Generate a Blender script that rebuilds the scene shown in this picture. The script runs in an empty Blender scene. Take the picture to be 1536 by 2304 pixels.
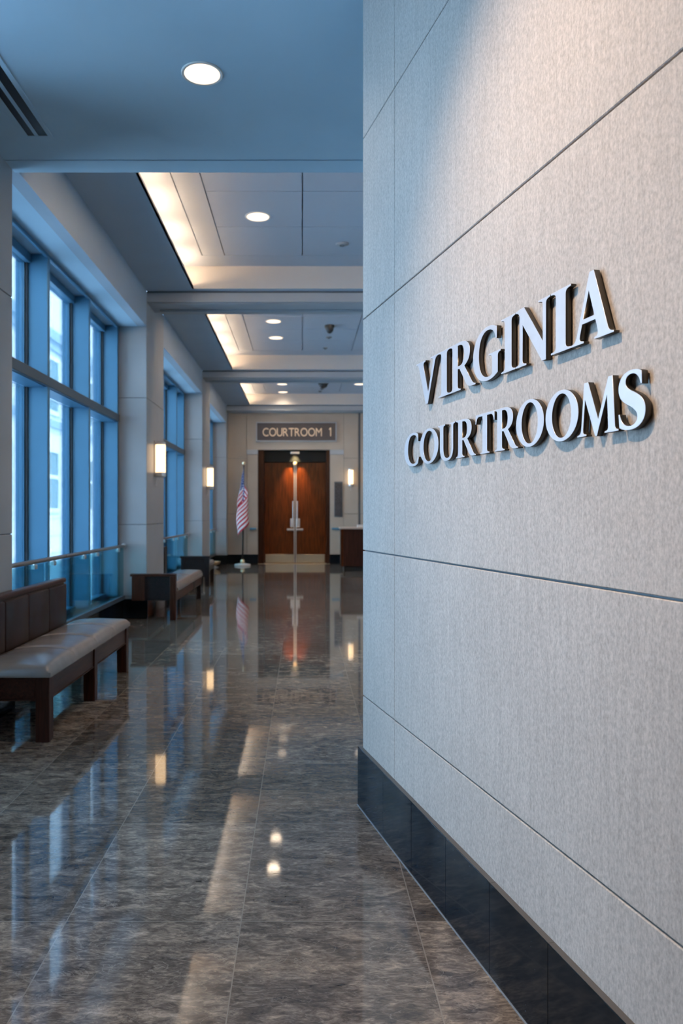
import bpy, bmesh, math, random
from mathutils import Vector, Matrix
random.seed(7)
C = bpy.context.scene.collection
F = 1700.0            # focal length in pixels of the 2304 px high frame
VX, VY, EYE = 680.0, 1156.0, 1.4

# ------------------------------------------------------------------ scene / camera
sc = bpy.context.scene
sc.view_settings.view_transform = 'Standard'
sc.view_settings.look = 'None'
sc.view_settings.gamma = 1
sc.view_settings.use_curve_mapping = False
sc.view_settings.exposure = 1.33
sc.cycles.max_bounces = 10
sc.cycles.diffuse_bounces = 5
sc.cycles.glossy_bounces = 5
sc.cycles.transparent_max_bounces = 16
sc.cycles.sample_clamp_indirect = 6.0
sc.cycles.caustics_reflective = False
sc.cycles.use_denoising = True
cam_d = bpy.data.cameras.new('camera')
cam_d.sensor_fit = 'VERTICAL'
cam_d.sensor_height = 36
cam_d.lens = F / 2304 * 36
cam_d.shift_x = (768 - VX) / 2304
cam_d.shift_y = (VY - 1152) / 2304
cam_d.clip_start = 0.05
cam_d.clip_end = 300
cam_d.dof.use_dof = True
cam_d.dof.focus_distance = 2.3
cam_d.dof.aperture_fstop = 4.2
cam = bpy.data.objects.new('camera', cam_d)
C.objects.link(cam)
cam.location = (0, 0, EYE)
cam.rotation_euler = (math.pi / 2, 0, 0)
sc.camera = cam

# ------------------------------------------------------------------ node helpers
def mat(name):
    m = bpy.data.materials.new(name)
    m.use_nodes = True
    nt = m.node_tree
    b = nt.nodes['Principled BSDF']
    return m, nt, b

def N(nt, t, **kw):
    n = nt.nodes.new(t)
    for k, v in kw.items():
        setattr(n, k, v)
    return n

def L(nt, a, b):
    nt.links.new(a, b)

def simple(name, col, rough=.5, metal=0., spec=.5, noise=0., nscale=8., bump=0., bscale=60., coat=0., aniso=None):
    m, nt, b = mat(name)
    b.inputs['Base Color'].default_value = (*col, 1)
    b.inputs['Roughness'].default_value = rough
    b.inputs['Metallic'].default_value = metal
    b.inputs['Specular IOR Level'].default_value = spec
    b.inputs['Coat Weight'].default_value = coat
    tc = N(nt, 'ShaderNodeTexCoord')
    mp = N(nt, 'ShaderNodeMapping')
    L(nt, tc.outputs['Object'], mp.inputs['Vector'])
    if aniso:
        mp.inputs['Scale'].default_value = aniso
    if noise:
        nz = N(nt, 'ShaderNodeTexNoise')
        nz.inputs['Scale'].default_value = nscale
        nz.inputs['Detail'].default_value = 6
        L(nt, mp.outputs[0], nz.inputs['Vector'])
        cr = N(nt, 'ShaderNodeValToRGB')
        cr.color_ramp.elements[0].position = .3
        cr.color_ramp.elements[1].position = .7
        cr.color_ramp.elements[0].color = (*[max(0, c * (1 - noise)) for c in col], 1)
        cr.color_ramp.elements[1].color = (*[min(1, c * (1 + noise)) for c in col], 1)
        L(nt, nz.outputs['Fac'], cr.inputs[0])
        L(nt, cr.outputs[0], b.inputs['Base Color'])
    if bump:
        nb = N(nt, 'ShaderNodeTexNoise')
        nb.inputs['Scale'].default_value = bscale
        nb.inputs['Detail'].default_value = 4
        L(nt, mp.outputs[0], nb.inputs['Vector'])
        bp = N(nt, 'ShaderNodeBump')
        bp.inputs['Strength'].default_value = bump
        bp.inputs['Distance'].default_value = .002
        L(nt, nb.outputs['Fac'], bp.inputs['Height'])
        L(nt, bp.outputs[0], b.inputs['Normal'])
    return m

def emit(name, col, s):
    m, nt, b = mat(name)
    b.inputs['Base Color'].default_value = (*col, 1)
    b.inputs['Emission Color'].default_value = (*col, 1)
    b.inputs['Emission Strength'].default_value = s
    return m

def wood(name, dark, light, rough=.35, scale=2.0, axis=2):
    m, nt, b = mat(name)
    tc = N(nt, 'ShaderNodeTexCoord')
    mp = N(nt, 'ShaderNodeMapping')
    s = [14 * scale] * 3
    s[axis] = 1.0 * scale
    mp.inputs['Scale'].default_value = s
    L(nt, tc.outputs['Object'], mp.inputs['Vector'])
    nz = N(nt, 'ShaderNodeTexNoise')
    nz.inputs['Scale'].default_value = 2.2
    nz.inputs['Detail'].default_value = 8
    nz.inputs['Distortion'].default_value = .6
    L(nt, mp.outputs[0], nz.inputs['Vector'])
    cr = N(nt, 'ShaderNodeValToRGB')
    cr.color_ramp.elements[0].position = .3
    cr.color_ramp.elements[1].position = .72
    cr.color_ramp.elements[0].color = (*dark, 1)
    cr.color_ramp.elements[1].color = (*light, 1)
    L(nt, nz.outputs['Fac'], cr.inputs[0])
    L(nt, cr.outputs[0], b.inputs['Base Color'])
    b.inputs['Roughness'].default_value = rough
    b.inputs['Specular IOR Level'].default_value = .22
    return m

# ------------------------------------------------------------------ materials
M = {}
M['ceil'] = simple('ceiling_daylight_tint', (.50, .71, .86), .8, spec=.2, noise=.05, nscale=1.2)  # blue of the window daylight is put into this base colour
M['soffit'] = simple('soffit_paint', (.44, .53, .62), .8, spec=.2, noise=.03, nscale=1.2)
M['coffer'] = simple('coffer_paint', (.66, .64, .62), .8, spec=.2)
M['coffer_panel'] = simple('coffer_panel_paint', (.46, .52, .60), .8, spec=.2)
M['joint'] = simple('joint_dark', (.12, .14, .16), .7)
M['pier'] = simple('pier_panel', (.37, .395, .415), .42, spec=.45, noise=.05, nscale=2.5)
M['far'] = simple('far_panel', (.44, .39, .33), .5, noise=.05, nscale=2)
M['beam'] = simple('beam_paint', (.42, .46, .50), .7, spec=.2)
M['back'] = simple('back_wall', (.42, .44, .47), .8, noise=.04)
M['alu'] = simple('blue_grey_mullion', (.095, .25, .39), .4, metal=.25, noise=.04, nscale=3)
M['alu_dark'] = simple('dark_mullion', (.10, .13, .16), .4, metal=.3)
M['gasket'] = simple('gasket_black', (.01, .02, .03), .6)
M['steel'] = simple('brushed_steel', (.62, .62, .62), .3, metal=1, bump=.05, bscale=200)
M['rail'] = simple('bronze_steel_rail', (.42, .37, .33), .32, metal=1)
M['letter'] = simple('brushed_letter_face', (.60, .58, .61), .42, metal=.5, noise=.03, nscale=30, aniso=(1, 12, 1))
M['letter_side'] = simple('bronze_letter_edge', (.085, .075, .062), .4, metal=.8)
M['brass'] = simple('pale_brass', (.82, .68, .45), .3, metal=.8)
M['nickel'] = simple('satin_nickel', (.70, .68, .66), .32, metal=.8)
M['leather'] = simple('taupe_leather', (.30, .265, .24), .17, spec=.8, noise=.06, nscale=9, bump=.25, bscale=180)
M['leather_dark'] = simple('dark_brown_leather', (.034, .017, .014), .42, spec=.25, noise=.12, nscale=6, bump=.2, bscale=180)
M['wood_dark'] = wood('dark_walnut', (.030, .010, .006), (.088, .030, .017), .36, 1.6, 1)
M['wood_leg'] = wood('dark_walnut_upright', (.030, .010, .006), (.088, .030, .017), .36, 1.6, 2)
M['wood_black'] = wood('ebonised_wood', (.010, .010, .012), (.03, .022, .022), .34, 1.6, 1)
M['wood_door'] = wood('mahogany_door', (.040, .010, .002), (.14, .034, .005), .34, 1.0, 2)
M['wood_frame'] = wood('mahogany_jamb', (.025, .008, .004), (.06, .018, .007), .34, 1.0, 2)
M['wood_desk'] = wood('mahogany_desk', (.022, .009, .006), (.06, .021, .014), .36, 1.0, 2)
M['dark'] = simple('recess_black', (.006, .009, .012), .6)
M['header'] = simple('dark_header', (.004, .008, .010), .5, spec=.2)
M['sign_panel'] = simple('sign_panel_slate', (.036, .037, .05), .4, metal=.0, noise=.1, nscale=3)
M['sign_text'] = simple('sign_lettering_bronze', (.80, .66, .50), .4, metal=.2)
M['kick'] = simple('kick_plate_brass', (.50, .45, .34), .34, metal=.7)
M['plaque'] = simple('plaque_charcoal', (.05, .05, .055), .4, noise=.45, nscale=22)
M['white'] = simple('white_enamel', (.82, .82, .80), .35)
M['black'] = simple('black_plastic', (.015, .018, .02), .35)
M['grey_plastic'] = simple('grey_plastic', (.22, .25, .28), .5)
M['counter'] = simple('pale_counter', (.52, .45, .40), .3)
M['siding'] = simple('pale_siding', (.80, .84, .88), .8)
M['siding_win'] = simple('outside_window_glass', (.10, .22, .25), .15, spec=.8)
M['trim_white'] = simple('outside_trim_white', (.86, .88, .90), .6)
M['cornice'] = simple('outside_cornice_grey', (.36, .47, .56), .7)
M['pave'] = simple('outside_paving', (.66, .70, .72), .8, noise=.1)
M['lamp'] = emit('downlight_lens', (1.0, .78, .58), .62)
M['sconce'] = emit('sconce_glass', (1.0, .68, .38), 1.0)
M['cove'] = emit('cove_led', (1.0, .67, .42), 27.0)
M['end_fill'] = emit('end_fill_glow', (1.0, .66, .40), 46.0)  # glow of the added strips that warm the coffer ends
M['door_lamp'] = emit('door_lamp', (1.0, .7, .4), 2.0)

# sign wall stone: fine-grained pale grey panels with soft vertical streaks
m, nt, b = mat('grey_stone_panel')
tc = N(nt, 'ShaderNodeTexCoord')
mp = N(nt, 'ShaderNodeMapping'); mp.inputs['Scale'].default_value = (1, 1, 1)
L(nt, tc.outputs['Object'], mp.inputs[0])
n1 = N(nt, 'ShaderNodeTexNoise'); n1.inputs['Scale'].default_value = 150; n1.inputs['Detail'].default_value = 4; n1.inputs['Roughness'].default_value = .65
mps = N(nt, 'ShaderNodeMapping'); mps.inputs['Scale'].default_value = (30, 30, 2.0)
L(nt, tc.outputs['Object'], mps.inputs[0])
n2 = N(nt, 'ShaderNodeTexNoise'); n2.inputs['Scale'].default_value = 2.2; n2.inputs['Detail'].default_value = 5
n3 = N(nt, 'ShaderNodeTexNoise'); n3.inputs['Scale'].default_value = 1.7; n3.inputs['Detail'].default_value = 3
mpe = N(nt, 'ShaderNodeMapping'); mpe.inputs['Scale'].default_value = (1, 1, .55)
L(nt, tc.outputs['Object'], mpe.inputs[0])
L(nt, mpe.outputs[0], n1.inputs['Vector']); L(nt, mps.outputs[0], n2.inputs['Vector']); L(nt, mp.outputs[0], n3.inputs['Vector'])
r1 = N(nt, 'ShaderNodeMapRange'); r1.inputs[1].default_value = .32; r1.inputs[2].default_value = .68; r1.inputs[3].default_value = .78; r1.inputs[4].default_value = 1.22
r2 = N(nt, 'ShaderNodeMapRange'); r2.inputs[1].default_value = .3; r2.inputs[2].default_value = .7; r2.inputs[3].default_value = .93; r2.inputs[4].default_value = 1.07
r3 = N(nt, 'ShaderNodeMapRange'); r3.inputs[1].default_value = .3; r3.inputs[2].default_value = .7; r3.inputs[3].default_value = .95; r3.inputs[4].default_value = 1.05
L(nt, n1.outputs['Fac'], r1.inputs[0]); L(nt, n2.outputs['Fac'], r2.inputs[0]); L(nt, n3.outputs['Fac'], r3.inputs[0])
a1 = N(nt, 'ShaderNodeMath', operation='MULTIPLY'); a2 = N(nt, 'ShaderNodeMath', operation='MULTIPLY')
L(nt, r1.outputs[0], a1.inputs[0]); L(nt, r2.outputs[0], a1.inputs[1]); L(nt, a1.outputs[0], a2.inputs[0]); L(nt, r3.outputs[0], a2.inputs[1])
vm = N(nt, 'ShaderNodeVectorMath', operation='SCALE'); vm.inputs[0].default_value = (.43, .395, .37)
L(nt, a2.outputs[0], vm.inputs['Scale']); L(nt, vm.outputs[0], b.inputs['Base Color'])
b.inputs['Roughness'].default_value = .62
b.inputs['Specular IOR Level'].default_value = .3
bp = N(nt, 'ShaderNodeBump'); bp.inputs['Strength'].default_value = .35; bp.inputs['Distance'].default_value = .0015
L(nt, n1.outputs['Fac'], bp.inputs['Height']); L(nt, bp.outputs[0], b.inputs['Normal'])
M['stone'] = m

# polished marble floor with large tiles
TW, TD, TX0, TY0 = .60, .82, -.21, .955
m, nt, b = mat('polished_marble_floor')
tc = N(nt, 'ShaderNodeTexCoord'); sep = N(nt, 'ShaderNodeSeparateXYZ'); L(nt, tc.outputs['Object'], sep.inputs[0])
def axis(out, off, size):
    a = N(nt, 'ShaderNodeMath', operation='SUBTRACT'); a.inputs[1].default_value = off; L(nt, out, a.inputs[0])
    d = N(nt, 'ShaderNodeMath', operation='DIVIDE'); d.inputs[1].default_value = size; L(nt, a.outputs[0], d.inputs[0])
    fl = N(nt, 'ShaderNodeMath', operation='FLOOR'); L(nt, d.outputs[0], fl.inputs[0])
    fr = N(nt, 'ShaderNodeMath', operation='FRACT'); L(nt, d.outputs[0], fr.inputs[0])
    s = N(nt, 'ShaderNodeMath', operation='SUBTRACT'); s.inputs[1].default_value = .5; L(nt, fr.outputs[0], s.inputs[0])
    ab = N(nt, 'ShaderNodeMath', operation='ABSOLUTE'); L(nt, s.outputs[0], ab.inputs[0])
    gt = N(nt, 'ShaderNodeMath', operation='GREATER_THAN'); gt.inputs[1].default_value = .5 - .0020 / size; L(nt, ab.outputs[0], gt.inputs[0])
    return fl.outputs[0], gt.outputs[0]
fx, gx = axis(sep.outputs[0], TX0, TW)
fy, gy = axis(sep.outputs[1], TY0, TD)
cmb = N(nt, 'ShaderNodeCombineXYZ'); L(nt, fx, cmb.inputs[0]); L(nt, fy, cmb.inputs[1])
wn = N(nt, 'ShaderNodeTexWhiteNoise'); wn.noise_dimensions = '3D'; L(nt, cmb.outputs[0], wn.inputs['Vector'])
sc1 = N(nt, 'ShaderNodeVectorMath', operation='SCALE'); sc1.inputs['Scale'].default_value = 23.0; L(nt, wn.outputs['Color'], sc1.inputs[0])
add = N(nt, 'ShaderNodeVectorMath', operation='ADD'); L(nt, tc.outputs['Object'], add.inputs[0]); L(nt, sc1.outputs[0], add.inputs[1])
ms = N(nt, 'ShaderNodeMapping'); ms.inputs['Scale'].default_value = (1.0, 2.4, 1); L(nt, add.outputs[0], ms.inputs[0])
na = N(nt, 'ShaderNodeTexNoise'); na.inputs['Scale'].default_value = 8.0; na.inputs['Detail'].default_value = 10; na.inputs['Roughness'].default_value = .66; na.inputs['Distortion'].default_value = .9
nb = N(nt, 'ShaderNodeTexNoise'); nb.inputs['Scale'].default_value = 24; nb.inputs['Detail'].default_value = 7; nb.inputs['Roughness'].default_value = .7; nb.inputs['Distortion'].default_value = 1.4
L(nt, ms.outputs[0], na.inputs['Vector']); L(nt, ms.outputs[0], nb.inputs['Vector'])
mxa = N(nt, 'ShaderNodeMath', operation='MULTIPLY_ADD'); mxa.inputs[1].default_value = .55
h5 = N(nt, 'ShaderNodeMath', operation='MULTIPLY'); h5.inputs[1].default_value = .45
L(nt, nb.outputs['Fac'], h5.inputs[0]); L(nt, na.outputs['Fac'], mxa.inputs[0]); L(nt, h5.outputs[0], mxa.inputs[2])
cr = N(nt, 'ShaderNodeValToRGB')
e = cr.color_ramp.elements
e[0].position = .36; e[0].color = (.045, .040, .037, 1)
e[1].position = .66; e[1].color = (.50, .40, .31, 1)
x = e.new(.47); x.color = (.125, .102, .083, 1)
x = e.new(.54); x.color = (.225, .182, .145, 1)
L(nt, mxa.outputs[0], cr.inputs[0])
# thin pale veins
nv = N(nt, 'ShaderNodeTexNoise'); nv.inputs['Scale'].default_value = 3.2; nv.inputs['Detail'].default_value = 7; nv.inputs['Distortion'].default_value = 2.2
L(nt, ms.outputs[0], nv.inputs['Vector'])
v1 = N(nt, 'ShaderNodeMath', operation='SUBTRACT'); v1.inputs[1].default_value = .5; L(nt, nv.outputs['Fac'], v1.inputs[0])
v2 = N(nt, 'ShaderNodeMath', operation='ABSOLUTE'); L(nt, v1.outputs[0], v2.inputs[0])
v3 = N(nt, 'ShaderNodeMapRange'); v3.inputs[1].default_value = 0; v3.inputs[2].default_value = .012; v3.inputs[3].default_value = .45; v3.inputs[4].default_value = 0
L(nt, v2.outputs[0], v3.inputs[0])
mv = N(nt, 'ShaderNodeMix', data_type='RGBA'); L(nt, v3.outputs[0], mv.inputs[0]); L(nt, cr.outputs[0], mv.inputs[6]); mv.inputs[7].default_value = (.40, .34, .28, 1)
# per tile tone
tr = N(nt, 'ShaderNodeMapRange'); tr.inputs[3].default_value = .68; tr.inputs[4].default_value = 1.22; L(nt, wn.outputs['Value'], tr.inputs[0])
tv = N(nt, 'ShaderNodeVectorMath', operation='SCALE'); L(nt, mv.outputs[2], tv.inputs[0]); L(nt, tr.outputs[0], tv.inputs['Scale'])
g = N(nt, 'ShaderNodeMath', operation='MAXIMUM'); L(nt, gx, g.inputs[0]); L(nt, gy, g.inputs[1])
mj = N(nt, 'ShaderNodeMix', data_type='RGBA'); L(nt, g.outputs[0], mj.inputs[0]); L(nt, tv.outputs[0], mj.inputs[6]); mj.inputs[7].default_value = (.28, .24, .20, 1)
L(nt, mj.outputs[2], b.inputs['Base Color'])
rr = N(nt, 'ShaderNodeMapRange'); rr.inputs[3].default_value = .025; rr.inputs[4].default_value = .06; L(nt, nb.outputs['Fac'], rr.inputs[0])
L(nt, rr.outputs[0], b.inputs['Roughness'])
b.inputs['Specular IOR Level'].default_value = .9
bp = N(nt, 'ShaderNodeBump'); bp.inputs['Strength'].default_value = .04; bp.inputs['Distance'].default_value = .001
L(nt, na.outputs['Fac'], bp.inputs['Height']); L(nt, bp.outputs[0], b.inputs['Normal'])
M['floor'] = m

# black granite skirting: dark, glossy, with pale flecks
m, nt, b = mat('black_granite')
tc = N(nt, 'ShaderNodeTexCoord')
v = N(nt, 'ShaderNodeTexVoronoi'); v.inputs['Scale'].default_value = 60; L(nt, tc.outputs['Object'], v.inputs['Vector'])
r = N(nt, 'ShaderNodeMapRange'); r.inputs[1].default_value = .0; r.inputs[2].default_value = .12; r.inputs[3].default_value = 1; r.inputs[4].default_value = 0; L(nt, v.outputs['Distance'], r.inputs[0])
nz = N(nt, 'ShaderNodeTexNoise'); nz.inputs['Scale'].default_value = 9; nz.inputs['Detail'].default_value = 6; L(nt, tc.outputs['Object'], nz.inputs['Vector'])
r4 = N(nt, 'ShaderNodeMapRange'); r4.inputs[1].default_value = .55; r4.inputs[2].default_value = .7; L(nt, nz.outputs['Fac'], r4.inputs[0])
mu = N(nt, 'ShaderNodeMath', operation='MULTIPLY'); L(nt, r.outputs[0], mu.inputs[0]); L(nt, r4.outputs[0], mu.inputs[1])
cr = N(nt, 'ShaderNodeValToRGB'); cr.color_ramp.elements[0].color = (.003, .007, .011, 1); cr.color_ramp.elements[1].color = (.012, .018, .024, 1)
L(nt, nz.outputs['Fac'], cr.inputs[0])
mx = N(nt, 'ShaderNodeMix', data_type='RGBA'); L(nt, mu.outputs[0], mx.inputs[0]); L(nt, cr.outputs[0], mx.inputs[6]); mx.inputs[7].default_value = (.22, .28, .33, 1)
L(nt, mx.outputs[2], b.inputs['Base Color'])
b.inputs['Roughness'].default_value = .07
b.inputs['Specular IOR Level'].default_value = .35
M['granite'] = m
M['granite_top'] = simple('honed_granite_top', (.10, .092, .085), .4)

def glass(name, tint, refl=1.0):
    m = bpy.data.materials.new(name); m.use_nodes = True
    nt = m.node_tree; nt.nodes.clear()
    o = N(nt, 'ShaderNodeOutputMaterial'); t = N(nt, 'ShaderNodeBsdfTransparent'); g = N(nt, 'ShaderNodeBsdfGlossy')
    t.inputs[0].default_value = (*tint, 1); g.inputs['Roughness'].default_value = .02; g.inputs[0].default_value = (.9, .96, 1, 1)
    fr = N(nt, 'ShaderNodeFresnel'); fr.inputs[0].default_value = 1.45
    mt = N(nt, 'ShaderNodeMath', operation='MULTIPLY'); mt.inputs[1].default_value = refl
    L(nt, fr.outputs[0], mt.inputs[0])
    mx = N(nt, 'ShaderNodeMixShader'); L(nt, mt.outputs[0], mx.inputs[0]); L(nt, t.outputs[0], mx.inputs[1]); L(nt, g.outputs[0], mx.inputs[2]); L(nt, mx.outputs[0], o.inputs[0])
    return m
M['glass'] = glass('window_glass', (.90, .96, .98), .9)
M['rail_glass'] = glass('balustrade_glass', (.62, .87, .89), .5)

# siding lines outside
m = M['siding']; nt = m.node_tree; b = nt.nodes['Principled BSDF']
tc = N(nt, 'ShaderNodeTexCoord'); sp = N(nt, 'ShaderNodeSeparateXYZ'); L(nt, tc.outputs['Object'], sp.inputs[0])
dv = N(nt, 'ShaderNodeMath', operation='DIVIDE'); dv.inputs[1].default_value = .62; L(nt, sp.outputs[2], dv.inputs[0])
fr = N(nt, 'ShaderNodeMath', operation='FRACT'); L(nt, dv.outputs[0], fr.inputs[0])
lt = N(nt, 'ShaderNodeMath', operation='LESS_THAN'); lt.inputs[1].default_value = .09; L(nt, fr.outputs[0], lt.inputs[0])
mx = N(nt, 'ShaderNodeMix', data_type='RGBA'); L(nt, lt.outputs[0], mx.inputs[0]); mx.inputs[6].default_value = (.86, .88, .90, 1); mx.inputs[7].default_value = (.62, .70, .76, 1)
L(nt, mx.outputs[2], b.inputs['Base Color'])

# ------------------------------------------------------------------ mesh helpers
def box(bm, x0, x1, y0, y1, z0, z1, bev=0., seg=2):
    xs, ys, zs = sorted((x0, x1)), sorted((y0, y1)), sorted((z0, z1))
    vs = [bm.verts.new((x, y, z)) for x in xs for y in ys for z in zs]
    idx = [(0, 1, 3, 2), (4, 6, 7, 5), (0, 4, 5, 1), (2, 3, 7, 6), (0, 2, 6, 4), (1, 5, 7, 3)]
    fs = [bm.faces.new([vs[i] for i in f]) for f in idx]
    if bev:
        es = list({e for f in fs for e in f.edges})
        bmesh.ops.bevel(bm, geom=es, offset=bev, segments=seg, affect='EDGES', profile=.5, clamp_overlap=True)
    return bm

def cyl(bm, p0, p1, r0, r1=None, n=20, caps=True):
    r1 = r0 if r1 is None else r1
    p0, p1 = Vector(p0), Vector(p1)
    d = p1 - p0
    q = d.to_track_quat('Z', 'Y').to_matrix().to_4x4()
    bmesh.ops.create_cone(bm, cap_ends=caps, segments=n, radius1=r0, radius2=r1, depth=d.length, matrix=Matrix.Translation((p0 + p1) / 2) @ q)
    return bm

def lathe(bm, prof, n=28, c=(0, 0, 0), cap=True):
    rings = []
    for r, z in prof:
        rings.append([bm.verts.new((c[0] + r * math.cos(2 * math.pi * i / n), c[1] + r * math.sin(2 * math.pi * i / n), c[2] + z)) for i in range(n)])
    for a, b2 in zip(rings, rings[1:]):
        for i in range(n):
            bm.faces.new((a[i], a[(i + 1) % n], b2[(i + 1) % n], b2[i]))
    if cap:
        bm.faces.new(list(reversed(rings[0]))); bm.faces.new(rings[-1])
    return bm

def NB():
    return bmesh.new()

def obj(name, bm, m, parent=None, smooth=False, xf=None):
    if xf is not None:
        bmesh.ops.transform(bm, matrix=xf, verts=bm.verts)
    bmesh.ops.recalc_face_normals(bm, faces=bm.faces)
    me = bpy.data.meshes.new(name)
    bm.to_mesh(me); bm.free()
    for x in (m if isinstance(m, list) else [m]):
        me.materials.append(x)
    if smooth:
        for p in me.polygons:
            p.use_smooth = True
        me.set_sharp_from_angle(angle=math.radians(40))
    o = bpy.data.objects.new(name, me)
    C.objects.link(o)
    if parent:
        o.parent = parent
    return o

def struct(name, bm, m, parent=None, **kw):
    o = obj(name, bm, m, parent, **kw)
    if not parent:
        o['kind'] = 'structure'
    return o

def tag(o, label, cat, group=None):
    o['label'] = label; o['category'] = cat
    if group:
        o['group'] = group
    return o

def thing(name, label, cat, loc=(0, 0, 0), rz=0., group=None):
    o = bpy.data.objects.new(name, None)
    o.empty_display_size = .1
    C.objects.link(o)
    o.location = loc; o.rotation_euler = (0, 0, rz)
    return tag(o, label, cat, group)

def senter(name):
    o = bpy.data.objects.new(name, None); C.objects.link(o); o['kind'] = 'structure'
    return o

def dup(root, loc, label, rz=None):
    r = root.copy(); C.objects.link(r); r.location = loc
    if rz is not None:
        r.rotation_euler = (0, 0, rz)
    r['label'] = label
    for ch in list(root.children):
        c = ch.copy(); C.objects.link(c); c.parent = r
        for g2 in ch.children:
            d = g2.copy(); C.objects.link(d); d.parent = c
    return r

# ------------------------------------------------------------------ dimensions
XP = -2.08                      # plane of the pier faces towards the corridor
XW, XG = -2.45, -2.66           # mullion inner edge, glass plane
ZC, ZN, ZB, ZT = 4.377, 3.87, 3.905, 4.676   # soffit, near ceiling, bulkhead bottom, coffer top
PIERS = [(-1.0, 1.9), (4.19, 5.42), (10.10, 11.33), (15.71, 17.0), (20.72, 21.46)]
BAYS = [(1.9, 4.19), (5.42, 10.10), (11.33, 15.71), (17.0, 20.72)]
YF, YB, XR = 21.06, -3.5, 3.3
# sign wall frame
E0 = Vector((.29, 3.62, 0))
U = Vector((.21814596, -.97591615, 0)); NW = Vector((-.97591615, -.21814596, 0))
WX = Matrix(((U.x, NW.x, 0, E0.x), (U.y, NW.y, 0, E0.y), (0, 0, 1, 0), (0, 0, 0, 1)))   # local x along wall, y out of the wall, z up
WALL_LEN = 7.3

# ------------------------------------------------------------------ setting
bm = NB(); box(bm, -2.9, XR + .1, YB - .1, YF + .8, -.1, 0)
struct('floor', bm, M['floor'])

# sign wall: stone panels over a dark backing
bm = NB()
zs = [0, .53, 1.225, 2.330, 3.195, 4.45]
ss = [0, .449, 3.75, 7.05]
gap = .0045
for i, (z0, z1) in enumerate(zip(zs, zs[1:])):
    for s0, s1 in zip(ss, ss[1:]):
        a = s0 + (.0012 if s0 else 0); c = s1 - .0012
        box(bm, a, c, -.03, 0, z0 + (gap * .6 if z0 else 0), z1 - gap * .6, bev=.0024, seg=1)
w = struct('wall_right', bm, M['stone'], xf=WX)
bm = NB(); box(bm, .002, WALL_LEN - .26, -.34, -.0105, 0, 4.44); struct('backing', bm, M['alu_dark'], w, xf=WX)
bm = NB(); box(bm, -.0, .5, -.37, -.34, 0, 4.44, bev=.002, seg=1); box(bm, -.03, 0, -.37, -.0005, 0, 4.44, bev=.002, seg=1) if False else None
struct('return_panel', bm, M['stone'], w, xf=WX)
# granite skirting of the sign wall, tile by tile in one mesh
bm = NB()
edges = [-.02, .36, .70, 1.03, 1.36, 1.69, 2.02, 2.35, 2.68, 3.01, 3.34, 3.67, 4.0, 4.33, 4.66, 4.99, 5.3, 5.6, 5.9, 6.2, 6.5, 6.8, 7.05]
for a, c in zip(edges, edges[1:]):
    box(bm, a + .0008, c - .0008, -.0, .021, 0, .281, bev=.0012, seg=1)
bs = struct('baseboard_right', bm, M['granite'], xf=WX)
bm = NB()
for a, c in zip(edges, edges[1:]):
    box(bm, a + .0006, c - .0006, .0005, .0185, .2812, .2822)
struct('cap_strip', bm, M['granite_top'], bs, xf=WX)
bm = NB(); box(bm, -.02, 7.05, .021, .024, 0, .004); struct('sealant_bead', bm, M['grey_plastic'], bs, xf=WX)

# near ceiling (lower), with its edge trim and reveal
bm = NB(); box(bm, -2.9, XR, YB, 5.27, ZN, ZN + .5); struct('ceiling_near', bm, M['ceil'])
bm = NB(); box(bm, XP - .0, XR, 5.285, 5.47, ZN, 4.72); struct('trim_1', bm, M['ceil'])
bm = NB(); box(bm, XP - .0, XR, 5.27, 5.285, ZN + .012, 4.7); struct('trim_2', bm, M['dark'])

# corridor ceiling with three coffers
COF = [(5.75, 10.0), (10.78, 15.6), (16.35, 20.62)]
CX0, CX1, PK = -1.44, 2.45, -1.62
bm = NB()
box(bm, XP, CX0, 5.47, YF, ZC, ZC + .018)
box(bm, XP, PK, 5.47, YF, ZC + .018, 4.75)
box(bm, CX1, XR, 5.47, YF, ZC, 4.75)
ys = [5.47] + [v for c in COF for v in c] + [YF]
for a, c in zip(ys[0::2], ys[1::2]):
    box(bm, CX0, CX1, a, c, ZC, 4.75)
    box(bm, PK, CX0, a, c, ZC + .018, 4.75)
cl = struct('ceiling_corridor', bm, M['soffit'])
bm = NB()
for (a, c) in COF:
    box(bm, CX0 - .018, CX0, a, c, ZC, ZC + .042)                # lip that hides the strip light
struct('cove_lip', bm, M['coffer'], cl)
bm = NB()
xj = [PK, -1.27, -.985, 0, .985, 1.97, CX1]
for ci, (a, c) in enumerate(COF):
    n = 4 if ci == 0 else 5
    e = c - .42
    st = a + .02
    yj = [st + (e - st) * k / n for k in range(n + 1)]
    for i, (x0, x1) in enumerate(zip(xj, xj[1:])):
        if i == 0:
            box(bm, x0, x1 - .006, a, c, ZT, ZT + .03)
            continue
        if i == 1:
            box(bm, x0 + .006, x1 - .006, a, e - .004, ZT - .0, ZT + .03); continue
        for y0, y1 in zip(yj, yj[1:]):
            box(bm, x0 + .007, x1 - .007, y0 + .005, y1 - .005, ZT, ZT + .03)
    box(bm, xj[1] - .006, CX1, e + .004, c, ZT, ZT + .03)
    box(bm, PK, CX1, a, c, ZT + .03, ZT + .06)
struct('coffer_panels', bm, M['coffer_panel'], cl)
bm = NB()
for (a, c) in COF:
    box(bm, PK - .004, CX1 + .0, c - .006, c - .001, ZC + .001, ZT)
    box(bm, PK - .005, PK + .003, a, c, ZC + .02, ZT)
struct('coffer_upstand', bm, M['coffer'], cl)
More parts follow.
